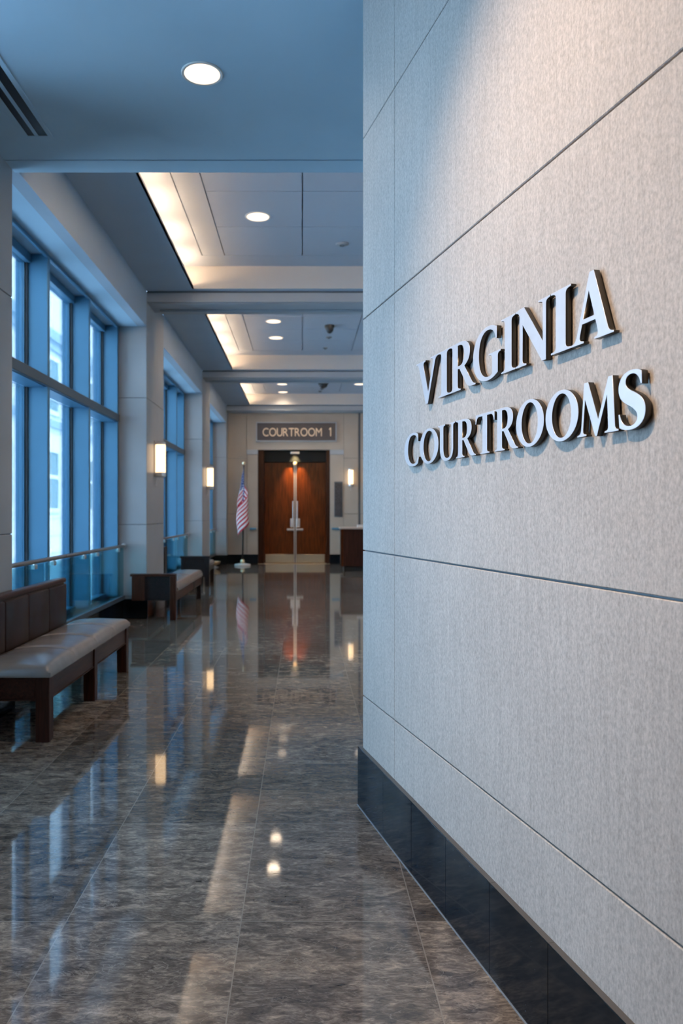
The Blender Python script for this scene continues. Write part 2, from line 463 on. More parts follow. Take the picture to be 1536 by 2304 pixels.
# led strips in the left coves, plus an added fill strip per coffer
for (a, c) in COF:
    n = 5
    st = (c - a) / n
    for k in range(n):
        bm = NB(); box(bm, -1.545, -1.525, a + st * k + .12, a + st * (k + 1) - .12, ZC + .02, ZC + .032)
        struct('emissive_strip', bm, M['cove'], cl)
    bm = NB(); box(bm, -1.25, 2.2, a + .03, a + .05, ZC + .20, ZC + .214); struct('emissive_strip', bm, M['end_fill'], cl)  # added unseen strip at the near end, warms the coffer's far face

# beams across the corridor with a stepped moulding
for k, y in enumerate((10.10, 15.71, 20.72)):
    bm = NB(); d = .56 if k < 2 else .33
    box(bm, XP, XR, y + .012, y + d, 4.235, ZC + .001)
    b_ = struct('trim_%d' % (3 + k), bm, M['beam'])
    bm = NB(); box(bm, XP + .06, XR, y + .06, y + .20, 4.222, 4.235, bev=.004, seg=1)
    box(bm, XP + .10, XR, y + d - .17, y + d - .03, 4.205, 4.235, bev=.004, seg=1)
    struct('moulding', bm, M['beam'], b_)
    bm = NB(); box(bm, XP + .002, XR, y + .001, y + .012, ZC - .02, ZC - .001); struct('shadow_gap', bm, M['joint'], b_)
    bm = NB(); box(bm, XP, XP + .16, y + .0, y + d + .1, 4.13, 4.235, bev=.01, seg=1); bm.free()

# left side: bulkhead, soffit, piers
bm = NB()
for i, (a, c) in enumerate(BAYS):
    if i: box(bm, XP - .12, XP - .001, a, c, ZB, ZC + .3)
struct('wall_left', bm, M['soffit'])
bm = NB()
for a, c in BAYS:
    box(bm, XG - .12, XP - .12, a, c, ZB, ZB + .06)
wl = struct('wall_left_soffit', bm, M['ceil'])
bm = NB()
for a, c in BAYS:
    box(bm, XG - .12, XG - .05, a, c, ZB + .06, 5.1)
struct('upper_wall', bm, M['soffit'], wl)
PZ = [0, .30, 1.255, 2.95, ZC]
for i, (a, c) in enumerate(PIERS):
    y0 = YB if i == 0 else a
    bm = NB()
    for z0, z1 in zip(PZ, PZ[1:]):
        if i <= 0: z1 = min(z1, ZN)
        if z1 <= z0: continue
        box(bm, XG - .14, XP, y0, c, z0 + (.003 if z0 else 0), z1 - .003, bev=.004, seg=1)
    p = struct('wall_left_pier', bm, M['pier'])
    bm = NB(); box(bm, XG - .13, XP - .008, y0 + .008, c - .008, 0, min(ZC, ZN if i == 0 else ZC)); struct('joint_core', bm, M['joint'], p)
    bm = NB(); box(bm, XG - .14, XP + .016, y0 - .016, c + .016, 0, .262, bev=.003, seg=1)
    struct('baseboard_left', bm, M['granite'])

# windows: one structure per bay, with frame members and panes
FINS = {0: [2.3, 3.7], 1: [5.88, 7.305, 8.71, 10.055], 2: [11.9, 13.35, 14.75, 15.665], 3: [17.5, 18.9, 20.3, 20.68]}
for i, (a, c) in enumerate(BAYS):
    wroot = senter('window_%d' % (i + 1))
    y0, y1 = a + .017, c - .017
    for f in FINS[i]:
        bm = NB(); box(bm, XG + .0, XW, f - .032, f + .032, .30, ZB - .002, bev=.004, seg=1)
        mo = struct('mullion', bm, M['alu'], wroot)
        bm = NB(); box(bm, XG + .0, XG + .022, f - .052, f + .052, .30, ZB - .03); struct('gasket', bm, M['gasket'], mo)
        bm = NB(); box(bm, XG - .09, XG - .005, f - .06, f + .06, .30, ZB - .03, bev=.004, seg=1); struct('outer_cap', bm, M['alu'], mo)
    bm = NB(); box(bm, XG, XW + .012, y0, y1, 2.625, 2.725, bev=.006, seg=1); box(bm, XG - .08, XG - .004, y0, y1, 2.64, 2.71); struct('transom', bm, M['alu_dark'], wroot)
    bm = NB(); box(bm, XG + .004, XW - .02, y0, y1, 2.618, 2.625); struct('transom_soffit', bm, M['alu'], wroot)
    bm = NB(); box(bm, XG - .06, XG + .05, y0, y1, ZB - .09, ZB, bev=.004, seg=1); box(bm, XW - .03, XW + .006, y0, y1, ZB - .035, ZB, bev=.004, seg=1); struct('head_frame', bm, M['alu'], wroot)
    bm = NB(); box(bm, XG - .06, XG + .06, y0, y1, .262, .34, bev=.006, seg=1); struct('sill', bm, M['alu'], wroot)
    bm = NB(); box(bm, XG + .061, XW + .04, y0, y1, .264, .284, bev=.004, seg=1); struct('sill_ledge', bm, M['black'], wroot)
    ps = [y0] + FINS[i] + [y1]
    for p0, p1 in zip(ps, ps[1:]):
        if p1 - p0 < .15: continue
        for z0, z1 in ((.34, 2.62), (2.73, ZB - .09)):
            bm = NB(); box(bm, XG - .012, XG - .004, p0 + .02, p1 - .02, z0, z1); struct('pane', bm, M['glass'], wroot)
    bm = NB(); box(bm, XG - .14, XW + .06, y0, y1, 0, .2635); struct('baseboard_left', bm, M['granite'])

# balustrades in front of the windows
names = {1: 'glass balustrade with bronze handrail beside the nearest bench', 2: 'glass balustrade with handrail between the two near wall lamps', 3: 'short stretch of glass balustrade nearest the courtroom wall'}
for i in (1, 2, 3):
    a, c = BAYS[i]
    xr = -2.385
    t = thing('balustrade', names[i], 'railing', (xr, a, 0), 0, 'balustrades along the windows')
    l = c - a
    bm = NB()
    if i == 1:
        j = 2.16
        cyl(bm, (0, .0, .972), (0, j - .012, .972), .021); cyl(bm, (0, j + .012, .972), (0, l - .005, .972), .021)
        cyl(bm, (0, j - .02, .972), (0, j + .02, .972), .015)
    else:
        cyl(bm, (0, 0, .972), (0, l - .005, .972), .021)
    obj('handrail', bm, M['rail'], t, smooth=True)
    n = 3
    for k in range(n):
        g0, g1 = .04 + (l - .08) * k / n + .008, .04 + (l - .08) * (k + 1) / n - .008
        bm = NB(); box(bm, -.006, .006, g0, g1, .3, .945, bev=.001, seg=1)
        obj('glass_panel', bm, M['rail_glass'], t)
        for yy in (g0 + .25, g1 - .25):
            bm = NB(); cyl(bm, (0, yy, .93), (0, yy, .958), .011); box(bm, -.016, .016, yy - .03, yy + .03, .905, .945, bev=.003, seg=1)
            obj('clamp', bm, M['nickel'], t)
    bm = NB(); box(bm, -.022, .022, .02, l - .02, .262, .315, bev=.003, seg=1); obj('base_channel', bm, M['alu_dark'], t)
    bm = NB(); cyl(bm, (0, l - .012, .972), (0, l + .0, .972), .034); cyl(bm, (0, l - .05, .965), (0, l - .02, .925), .012); obj('end_bracket', bm, M['nickel'], t, smooth=True)

# right and back walls of the hall
bm = NB(); box(bm, XR, XR + .1, YB, YF + .8, 0, 4.75); struct('wall_hall', bm, M['pier'])
bm = NB(); box(bm, -2.8, XR, YB - .1, YB, 0, ZN); struct('wall_back', bm, M['back'])

# far wall with portal around door
S = .01239
def fx_(px): return (px - VX) * S
def fz_(py): return EYE + (VY - py) * S
DX0, DX1, DZ = fx_(580), fx_(742), fz_(1012)
bm = NB()
cols = [(XP, fx_(555)), (fx_(555), DX0), (DX1, fx_(773)), (fx_(773), fx_(806)), (1.62, XR)]
pz = [.262, 1.40, 2.95, ZC]
for j, (x0, x1) in enumerate(cols):
    lv = pz if j in (0, 3, 4) else [.262, DZ - .13]
    for z0, z1 in zip(lv, lv[1:]):
        box(bm, x0 + .003, x1 - .003, YF + (.0 if j in (1, 2, 3) else .02), YF + .35, z0 + .003, z1 - .003, bev=.004, seg=1)
box(bm, fx_(555) + .003, fx_(773) - .003, YF + .0, YF + .35, DZ, ZC, bev=.004, seg=1)
wf = struct('wall_far', bm, M['far'])
bm = NB(); box(bm, XP, DX0, YF + .03, YF + .34, 0, ZC); box(bm, DX1, XR, YF + .03, YF + .34, 0, ZC); struct('joint_core', bm, M['joint'], wf)
bm = NB(); box(bm, fx_(555), DX0 + .0, YF - .02, YF + .2, DZ - .13, DZ, bev=.005, seg=1); struct('capital', bm, M['beam'], wf)
bm = NB(); box(bm, DX1 - .0, fx_(773), YF - .02, YF + .2, DZ - .13, DZ, bev=.005, seg=1); struct('capital', bm, M['beam'], wf)
bm = NB(); box(bm, XP, DX0 - .0, YF - .02, YF + .1, 0, .262, bev=.004, seg=1); box(bm, DX1, XR, YF - .02, YF + .1, 0, .262, bev=.004, seg=1); struct('baseboard_far', bm, M['granite'])

# door
dr = senter('door_1')
YD = YF + .30
jx0, jx1 = fx_(593), fx_(734)
bm = NB(); box(bm, DX0, jx0, YF + .10, YD + .12, 0, DZ, bev=.006, seg=1); box(bm, jx1, DX1, YF + .10, YD + .12, 0, DZ, bev=.006, seg=1); struct('door_jamb', bm, M['wood_frame'], dr)
bm = NB(); box(bm, jx0, jx1, YF + .22, YD + .12, 2.86, DZ, bev=.004, seg=1); struct('door_header', bm, M['header'], dr)
bm = NB(); box(bm, DX0 - .02, DX1 + .02, YD + .12, YD + .2, -.0, ZC); struct('door_backing', bm, M['dark'], dr)
bm = NB(); box(bm, -.33 + .0, -.08, YF + .20, YF + .22, DZ - .10, DZ - .03, bev=.01); struct('door_closer', bm, M['nickel'], dr)
bm = NB(); lathe(bm, [(.0, -.05), (.05, -.045), (.062, 0), (.05, .045), (.0, .05)], 20, (-.205, YD - .04, 2.82), cap=False); struct('ceiling_bracket', bm, M['brass'], dr, smooth=True)
mid = fx_(663.5)
for sgn, x0, x1 in ((-1, jx0 + .004, mid - .012), (1, mid + .012, jx1 - .004)):
    bm = NB(); box(bm, x0, x1, YD, YD + .05, .012, 2.855, bev=.003, seg=1); lf = struct('door_leaf', bm, M['wood_door'], dr)
    e = x1 if sgn < 0 else x0
    bm = NB(); box(bm, e, e - sgn * -.0 + sgn * -.055 * -1 * -1 if False else e + (-.024 if sgn < 0 else .024), YD - .004, YD, .02, 2.85); struct('edge_strip', bm, M['nickel'], lf)
    bm = NB(); box(bm, x0 + .03, x1 - .03, YD - .006, YD, .02, .255, bev=.002, seg=1); struct('kick_plate', bm, M['kick'], lf)
    hx = mid + sgn * .062
    bm = NB(); cyl(bm, (hx, YD - .05, 1.10), (hx, YD - .05, 1.76), .016); cyl(bm, (hx, YD - .05, 1.72), (hx, YD, 1.72), .012); cyl(bm, (hx, YD - .05, 1.3), (hx, YD, 1.3), .012); struct('pull_handle', bm, M['nickel'], lf, smooth=True)
    bm = NB(); box(bm, mid + sgn * .03, mid + sgn * .135, YD - .025, YD, 1.02, 1.27, bev=.01); struct('lock_plate', bm, M['nickel'], lf)
    bm = NB(); box(bm, mid + sgn * .03, mid + sgn * .23, YD - .085, YD - .055, .925, .985, bev=.012); box(bm, mid + sgn * .05, mid + sgn * .09, YD - .06, YD, .94, .97); struct('door_lever', bm, M['steel'], lf)
bm = NB(); box(bm, DX0 - .0, DX1, YF + .0, YD + .06, .0005, .006); struct('threshold', bm, M['kick'], dr)

# ------------------------------------------------------------------ wall letters
def path(s):
    toks = s.replace(',', ' ').split()
    out = []; cur = None; i = 0; cmd = None; pts = []
    while i < len(toks):
        if toks[i] in 'MLCZ':
            cmd = toks[i]; i += 1
            if cmd == 'Z':
                out.append(pts); pts = []
            continue
        if cmd in 'ML':
            cur = (float(toks[i]), float(toks[i + 1])); i += 2; pts.append(cur)
        else:
            v = [float(t) for t in toks[i:i + 6]]; i += 6
            p0 = cur; p1, p2, p3 = v[0:2], v[2:4], v[4:6]
            d = abs(p3[0] - p0[0]) + abs(p3[1] - p0[1])
            n = 4 if d < .12 else (8 if d < .3 else 14)
            for k in range(1, n + 1):
                t = k / n; q = 1 - t
                pts.append(tuple(q ** 3 * p0[a] + 3 * q * q * t * p1[a] + 3 * q * t * t * p2[a] + t ** 3 * p3[a] for a in (0, 1)))
            cur = tuple(p3)
    return out

def ell(cx, cy, rx, ry, n=56):
    return [(cx + rx * math.cos(2 * math.pi * k / n), cy + ry * math.sin(2 * math.pi * k / n)) for k in range(n)]

G = {
 'I': path("M 0 0 L .37 0 .37 .03 C .30 .04 .275 .05 .275 .12 L .275 .88 C .275 .95 .30 .96 .37 .97 L .37 1 0 1 0 .97 C .07 .96 .095 .95 .095 .88 L .095 .12 C .095 .05 .07 .04 0 .03 Z"),
 'V': path("M 0 1 L 0 .97 C .06 .96 .08 .94 .10 .88 L .36 -.03 .44 -.03 .69 .85 C .72 .94 .74 .96 .82 .97 L .82 1 .54 1 .54 .97 C .62 .96 .64 .94 .615 .86 L .45 .24 .28 .86 C .26 .94 .28 .96 .35 .97 L .35 1 Z"),
 'A': path("M 0 0 L .28 0 .28 .03 C .20 .04 .18 .06 .20 .13 L .245 .29 .52 .29 .565 .13 C .585 .06 .57 .04 .50 .03 L .50 0 .88 0 .88 .03 C .82 .04 .79 .06 .77 .12 L .49 1.03 .40 1.03 .13 .14 C .10 .06 .07 .04 0 .03 Z M .265 .36 L .50 .36 .383 .76 Z"),
 'R': path("M 0 0 L .37 0 .37 .03 C .30 .04 .275 .05 .275 .12 L .275 .45 .33 .45 .54 .10 C .60 .02 .66 0 .74 0 L .84 0 .84 .03 C .78 .04 .75 .07 .72 .12 L .49 .47 C .60 .51 .67 .61 .67 .73 C .67 .92 .54 1 .34 1 L 0 1 0 .97 C .07 .96 .095 .95 .095 .88 L .095 .12 C .095 .05 .07 .04 0 .03 Z M .275 .51 L .33 .51 C .43 .51 .48 .60 .48 .73 C .48 .86 .43 .94 .33 .94 L .275 .94 Z"),
 'G': path("M .74 .72 L .71 .72 C .68 .87 .60 .945 .48 .945 C .29 .945 .20 .76 .20 .50 C .20 .24 .30 .055 .48 .055 C .54 .055 .58 .065 .60 .09 L .60 .36 C .60 .43 .58 .44 .50 .45 L .50 .48 .85 .48 .85 .45 C .79 .44 .77 .43 .77 .36 L .77 .08 C .69 .02 .58 -.02 .46 -.02 C .18 -.02 .01 .20 .01 .49 C .01 .79 .19 1.02 .47 1.02 C .58 1.02 .66 .99 .72 .95 L .74 .95 Z"),
 'N': path("M 0 0 L .29 0 .29 .03 C .21 .04 .19 .05 .19 .12 L .19 .72 .68 -.03 .78 -.03 .78 .88 C .78 .95 .80 .96 .88 .97 L .88 1 .59 1 .59 .97 C .68 .96 .70 .95 .70 .88 L .70 .30 .23 1.02 .13 1.02 0 1.0 0 .97 C .07 .96 .09 .94 .11 .88 L .11 .12 C .11 .05 .08 .04 0 .03 Z"),
 'C': path("M .70 .73 L .67 .73 C .64 .88 .57 .945 .46 .945 C .29 .945 .20 .76 .20 .50 C .20 .24 .30 .065 .47 .065 C .57 .065 .64 .13 .69 .25 L .72 .24 .69 .06 C .62 .01 .55 -.02 .45 -.02 C .18 -.02 .01 .20 .01 .49 C .01 .79 .19 1.02 .45 1.02 C .55 1.02 .63 .99 .69 .95 Z"),
 'O': [ell(.44, .5, .43, .52), ell(.44, .5, .25, .445)],
 'U': path("M 0 1 L 0 .97 C .07 .96 .09 .95 .09 .88 L .09 .36 C .09 .10 .20 -.02 .42 -.02 C .63 -.02 .73 .10 .73 .36 L .73 .88 C .73 .95 .75 .96 .82 .97 L .82 1 .56 1 .56 .97 C .63 .96 .65 .95 .65 .88 L .65 .36 C .65 .16 .58 .06 .45 .06 C .32 .06 .26 .16 .26 .36 L .26 .88 C .26 .95 .28 .96 .35 .97 L .35 1 Z"),
 'T': path("M .20 0 L .56 0 .56 .03 C .49 .04 .47 .05 .47 .12 L .47 .935 .58 .935 C .67 .935 .70 .90 .72 .77 L .755 .77 .745 1 .015 1 .005 .77 .04 .77 C .06 .90 .09 .935 .18 .935 L .29 .935 .29 .12 C .29 .05 .27 .04 .20 .03 Z"),
 'M': path("M 0 0 L .26 0 .26 .03 C .18 .04 .165 .06 .17 .13 L .22 .70 .50 -.03 .55 -.03 .81 .70 .84 .12 C .845 .06 .82 .04 .75 .03 L .75 0 1.10 0 1.10 .03 C 1.04 .04 1.02 .06 1.015 .12 L .955 1.02 .845 1.02 .58 .28 .31 1.02 .20 1.02 .11 .12 C .10 .05 .06 .04 0 .03 Z"),
 'S': path("M .53 .74 L .50 .74 C .47 .88 .40 .95 .31 .95 C .23 .95 .18 .90 .18 .83 C .18 .75 .23 .70 .34 .64 C .50 .55 .60 .46 .60 .29 C .60 .10 .47 -.02 .28 -.02 C .18 -.02 .10 0 .04 .04 L .02 .28 .05 .28 C .08 .13 .16 .05 .27 .05 C .37 .05 .43 .11 .43 .19 C .43 .28 .36 .34 .24 .41 C .10 .49 .02 .57 .02 .73 C .02 .90 .14 1.02 .31 1.02 C .40 1.02 .47 1.0 .52 .96 Z"),
}
def glyph_mesh(ch, width, h, t):
    """extruded glyph; local x along the wall, z up, front face at y = 0, back at y = -t"""
    loops = G[ch]
    xs = [p[0] for p in loops[0]]
    x0, x1 = min(xs), max(xs)
    kx = width / (x1 - x0)
    cu = bpy.data.curves.new('g', 'CURVE'); cu.dimensions = '2D'; cu.fill_mode = 'BOTH'
    cu.extrude = t / 2 - .0006; cu.bevel_depth = .0006; cu.bevel_resolution = 0; cu.offset = -.0006
    for lp in loops:
        sp = cu.splines.new('POLY'); sp.points.add(len(lp) - 1); sp.use_cyclic_u = True
        for i, p in enumerate(lp):
            sp.points[i].co = ((p[0] - x0) * kx, p[1] * h, 0, 1)
    o = bpy.data.objects.new('g', cu); C.objects.link(o)
    dg = bpy.context.evaluated_depsgraph_get()
    me = bpy.data.meshes.new_from_object(o.evaluated_get(dg))
    bpy.data.objects.remove(o); bpy.data.curves.remove(cu)
    me.transform(Matrix(((1, 0, 0, 0), (0, 0, 1, -t / 2), (0, 1, 0, 0), (0, 0, 0, 1))))
    me.materials.clear(); me.materials.append(M['letter']); me.materials.append(M['letter_side'])
    bmm = bmesh.new(); bmm.from_mesh(me)
    bmesh.ops.remove_doubles(bmm, verts=bmm.verts, dist=.00002)
    bmesh.ops.recalc_face_normals(bmm, faces=bmm.faces)
    for f in bmm.faces:
        f.material_index = 0 if f.normal.y > .5 else 1
    bmm.to_mesh(me); bmm.free()
    return me

OFF, TH = .004, .016
ROWS = [
 (1.809, .159, [('V', 0.753, 0.965), ('I', 0.965, 1.063), ('R', 1.063, 1.261), ('G', 1.244, 1.429), ('I', 1.433, 1.516), ('N', 1.518, 1.7), ('I', 1.703, 1.795), ('A', 1.795, 1.965)],
  ['V that begins the upper word', 'I after the V in the upper word', 'R in the upper word', 'G in the upper word', 'I between G and N in the upper word', 'N in the upper word', 'I just before the final A of the upper word', 'A that ends the upper word, tallest looking']),
 (1.585, .125, [('C', 0.62, 0.775), ('O', 0.786, 0.965), ('U', 0.962, 1.107), ('R', 1.114, 1.264), ('T', 1.261, 1.391), ('R', 1.391, 1.532), ('O', 1.521, 1.669), ('O', 1.677, 1.827), ('M', 1.822, 1.982), ('S', 1.982, 2.073)],
  ['C that begins the lower word', 'O right after the first C of the lower word', 'U in the lower word', 'R between U and T in the lower word', 'T in the lower word', 'R right after the T in the lower word', 'O following the second R of the lower word', 'O just before the M in the lower word', 'M in the lower word', 'S that ends the lower word'])]
WMAT = WX
for z, h, items, labs in ROWS:
    for (ch, s0, s1), lab in zip(items, labs):
        me = glyph_mesh(ch, s1 - s0, h, TH); me.name = 'letter'
        o = bpy.data.objects.new('letter', me); C.objects.link(o)
        o.matrix_world = WMAT @ Matrix.Translation((s0, OFF + TH, z))
        tag(o, 'brushed metal letter ' + lab, 'letter', 'raised letters of the upper word on the stone wall' if z > 1.7 else 'raised letters of the lower word on the stone wall')
        w_ = s1 - s0
        # two mounting studs behind the letter, placed on strokes
        stud = {'V': (.47, .25), 'A': (.72, .3), 'I': (.5, .25), 'R': (.22, .25), 'G': (.11, .5), 'N': (.17, .3), 'C': (.13, .5), 'O': (.11, .5), 'U': (.2, .5), 'T': (.5, .3), 'M': (.87, .3), 'S': (.8, .28)}[ch]
        bm = NB(); cyl(bm, (w_ * stud[0], -TH - OFF, h * stud[1]), (w_ * stud[0], -TH + .002, h * stud[1]), .003, n=10)
        obj('stud', bm, M['letter_side'], o)

# ------------------------------------------------------------------ courtroom sign
sx0, sx1, sz0, sz1 = fx_(576), fx_(757), fz_(994), fz_(950)
t = thing('courtroom_sign', 'dark rectangular sign reading COURTROOM 1 above the wooden double door', 'sign', ((sx0 + sx1) / 2, YF, sz0))
hw = (sx1 - sx0) / 2; hh = sz1 - sz0
bm = NB(); box(bm, -hw + .03, hw - .03, -.05, 0, .03, hh - .03); obj('sign_board', bm, M['sign_panel'], t)
bm = NB()
box(bm, -hw, hw, -.062, 0, 0, .03, bev=.004, seg=1); box(bm, -hw, hw, -.062, 0, hh - .03, hh, bev=.004, seg=1)
box(bm, -hw, -hw + .03, -.062, 0, .0305, hh - .0305); box(bm, hw - .03, hw, -.062, 0, .0305, hh - .0305)
obj('sign_frame', bm, M['beam'], t)
def text_mesh(txt, size):
    cu = bpy.data.curves.new('t', 'FONT'); cu.body = txt; cu.size = size; cu.extrude = .006; cu.align_x = 'LEFT'; cu.offset = .0
    o = bpy.data.objects.new('t', cu); C.objects.link(o)
    dg = bpy.context.evaluated_depsgraph_get(); bpy.context.view_layer.update()
    me = bpy.data.meshes.new_from_object(o.evaluated_get(dg))
    bpy.data.objects.remove(o); bpy.data.curves.remove(cu)
    return me
def one_mesh():
    cu = bpy.data.curves.new('t', 'CURVE'); cu.dimensions = '2D'; cu.fill_mode = 'BOTH'; cu.extrude = .006
    pts = path("M .19 0 L .33 0 .33 1 .22 1 .0 .84 .06 .71 .19 .79 Z")[0]
    sp = cu.splines.new('POLY'); sp.points.add(len(pts) - 1); sp.use_cyclic_u = True
    for i, p in enumerate(pts): sp.points[i].co = (p[0] * .24, p[1] * .24, 0, 1)
    o = bpy.data.objects.new('t', cu); C.objects.link(o)
    me = bpy.data.meshes.new_from_object(o.evaluated_get(bpy.context.evaluated_depsgraph_get()))
    bpy.data.objects.remove(o); bpy.data.curves.remove(cu)
    return me
x = -hw + .19
gaps = .022
word = 'COURTROOM 1'
meshes = []
tot = 0
for ch in word:
    if ch == ' ':
        meshes.append(None); tot += .22; continue
    me = text_mesh(ch, .33) if ch != '1' else one_mesh()
    xs = [v.co.x for v in me.vertices]; meshes.append((ch, me, min(xs), max(xs))); tot += max(xs) - min(xs) + gaps
target = (fx_(746) - fx_(591))
k = target / tot
x = fx_(591) - (sx0 + sx1) / 2
for it in meshes:
    if it is None:
        x += .22 * k; continue
    ch, me, a, c = it
    me.transform(Matrix(((k, 0, 0, x - a * k), (0, 0, -1, -.055), (0, 1.0, 0, hh / 2 - .122), (0, 0, 0, 1))))
    me.materials.clear(); me.materials.append(M['sign_text'])
    o = bpy.data.objects.new('letter' if ch != '1' else 'numeral', me); C.objects.link(o); o.parent = t
    x += (c - a + gaps) * k

# ------------------------------------------------------------------ lights in the place
def add_spot(loc, power, col, size=150, blend=.9, rad=.08, rot=(0, 0, 0)):
    l = bpy.data.lights.new('lamp_light', 'SPOT'); l.energy = power; l.color = col; l.spot_size = math.radians(size); l.spot_blend = blend; l.shadow_soft_size = rad
    o = bpy.data.objects.new('lamp_light', l); C.objects.link(o); o.location = loc; o.rotation_euler = rot
    return o
WARM = (1.0, .78, .56)
def make_downlight(loc, r, label, group=None, power=20):
    t = thing('downlight', label, 'ceiling light', loc, 0, group)
    bm = NB(); lathe(bm, [(r, -.004), (r * 1.13, -.006), (r * 1.17, -.003), (r * 1.17, 0), (r, 0)], 40, cap=False); obj('trim_ring', bm, M['white'], t, smooth=True)
    bm = NB(); lathe(bm, [(r * .6, -.005), (r, -.0045), (r, -.0005)], 40, cap=True); obj('lens', bm, M['lamp'], t, smooth=True)
    if power:
        sp = add_spot((loc[0], loc[1], loc[2] - .012), power, WARM, rad=r * .8)
    return t
dn = make_downlight((-.562, 4.24, ZN), .10, 'round downlight alone in the blue near ceiling', power=26)
base = make_downlight((-.49, 8.33, ZT), .123, 'round downlight in the ceiling coffer nearest the camera', 'corridor downlights', power=16)
for (x, y, lab) in [(-.49, 12.86, 'nearer of two downlights in the middle coffer'), (-.49, 14.06, 'farther of two downlights in the middle coffer'),
                    (-.51, 19.1, 'nearer of two left downlights in the coffer before the courtroom'), (-.52, 20.35, 'farther of two left downlights in the coffer before the courtroom'),
                    (1.44, 19.1, 'downlight of the farthest coffer half hidden by the stone wall edge')]:
    dup(base, (x, y, ZT), lab); add_spot((x, y, ZT - .012), 14, WARM, rad=.1)
for x, y in ((1.44, 8.33), (1.44, 13.4), (-.49, 6.5)):
    dup(base, (x, y, ZT), 'round ceiling downlight beyond the stone wall'); add_spot((x, y, ZT - .012), 14, WARM, rad=.1)
# wall-side downlights over the letters (above the frame)
for k, (x, y, p) in enumerate([(-.95, 1.5, 255), (-.56, .9, 110), (.1, -1.2, 16), (-.56, -1.6, 10)]):
    dn2 = dup(dn, (x, y, ZN), 'round downlight in the near ceiling above the frame'); dn2['group'] = 'near ceiling downlights above the frame'; sp_ = add_spot((x, y, ZN - .012), p, (1.0, .72, .48), rad=(.13 if k == 0 else .08), size=(60 if k == 0 else 84 if k == 1 else 150), blend=1)
    if k == 0: sp_.rotation_euler = (Vector((.62, 2.05, 1.98)) - sp_.location).to_track_quat('-Z', 'Y').to_euler()

# sconces
def make_sconce(loc, rz, label):
    t = thing('wall_sconce', label, 'wall lamp', loc, rz, 'tall warm wall sconces')     # local +x out of the wall
    bm = NB(); box(bm, 0, .02, -.03, .03, -.25, .25, bev=.004); obj('back_plate', bm, M['nickel'], t)
    bm = NB(); lathe(bm, [(.066, -.195), (.070, -.19), (.070, .19), (.066, .195)], 32, (.088, 0, 0)); obj('glass_shade', bm, M['sconce'], t, smooth=True)
    bm = NB(); lathe(bm, [(.05, -.265), (.073, -.25), (.073, -.196), (.03, -.196)], 32, (.088, 0, 0)); box(bm, .01, .06, -.02, .02, -.25, -.21); obj('bottom_cap', bm, M['nickel'], t, smooth=True)
    bm = NB(); lathe(bm, [(.03, .196), (.073, .196), (.073, .225), (.05, .24)], 32, (.088, 0, 0)); box(bm, .01, .06, -.02, .02, .2, .22); obj('top_cap', bm, M['nickel'], t, smooth=True)
    bm = NB(); cyl(bm, (.03, 0, -.38), (.03, 0, -.25), .006, n=10); cyl(bm, (.005, 0, -.37), (.03, 0, -.37), .006, n=10); obj('switch_pull', bm, M['nickel'], t, smooth=True)
    return t
s0 = make_sconce((XP, 10.62, 2.175), 0, 'lit wall sconce on the pier behind the near bench')
dup(s0, (XP, 16.35, 2.19), 'lit wall sconce on the farther pier along the windows')
dup(s0, (fx_(788.5), YF, 2.42), 'lit wall sconce right of the courtroom door', -math.pi / 2)
# doorway light
ds = add_spot((-.205, YF + .07, DZ - .012), 150, (1, .58, .26), size=64, blend=1, rad=.03)
ds.rotation_euler = Vector((0, .27, -.85)).to_track_quat('-Z', 'Y').to_euler()

# ------------------------------------------------------------------ ceiling devices
t = thing('air_vent', 'black two-slot linear air vent in the near ceiling', 'vent', (-1.715, 2.95, ZN))
yv0, yv1 = -1.6, 1.98
bm = NB()
box(bm, -.115, -.075, yv0, yv1 + .03, -.006, 0); box(bm, -.03, -.006, yv0, yv1, -.005, 0); box(bm, .055, .085, yv0, yv1 + .03, -.006, 0); box(bm, -.075, .055, yv1, yv1 + .03, -.006, 0)
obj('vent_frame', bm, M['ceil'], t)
bm = NB(); box(bm, -.075, -.03, yv0, yv1, -.0025, 0); obj('slot', bm, M['dark'], t)
bm = NB(); box(bm, -.006, .055, yv0, yv1, -.0025, 0); obj('slot', bm, M['dark'], t)

def dome(x, y, r, label):
    t = thing('dome_camera', label, 'security camera', (x, y, ZT), 0, 'dark domes under the corridor ceiling')
    bm = NB(); lathe(bm, [(r, 0), (r, -.03), (r * .9, -.045)], 28); obj('collar', bm, M['black'], t, smooth=True)
    bm = NB(); lathe(bm, [(r * .85, -.045), (r * .75, -.09), (r * .45, -.125), (r * .1, -.14)], 28); obj('bubble', bm, M['black'], t, smooth=True)
dome(.475, 13.15, .085, 'black dome camera hanging in the middle coffer')
dome(.525, 18.9, .13, 'wide dark dome camera in the farthest coffer')
def ring(x, y, r, label, m='grey_plastic'):
    t = thing('smoke_detector', label, 'detector', (x, y, ZT), 0, 'small ceiling detectors')
    bm = NB(); lathe(bm, [(r * .8, 0), (r, -.004), (r, -.014), (r * .85, -.02)], 28); obj('housing', bm, M[m], t, smooth=True)
    bm = NB(); lathe(bm, [(r * .4, -.02), (r * .4, -.03), (r * .2, -.036)], 20); obj('sensor', bm, M['joint'], t, smooth=True)
ring(.48, 9.16, .075, 'flat grey ring detector in the coffer nearest the camera', 'beam')
ring(.49, 14.0, .055, 'small grey detector just behind the black dome')
ring(.45, 14.9, .045, 'smallest grey detector at the far end of the middle coffer')
ring(.51, 19.75, .06, 'small detector behind the wide dark dome')
ring(.47, 20.15, .05, 'last small detector before the courtroom wall')

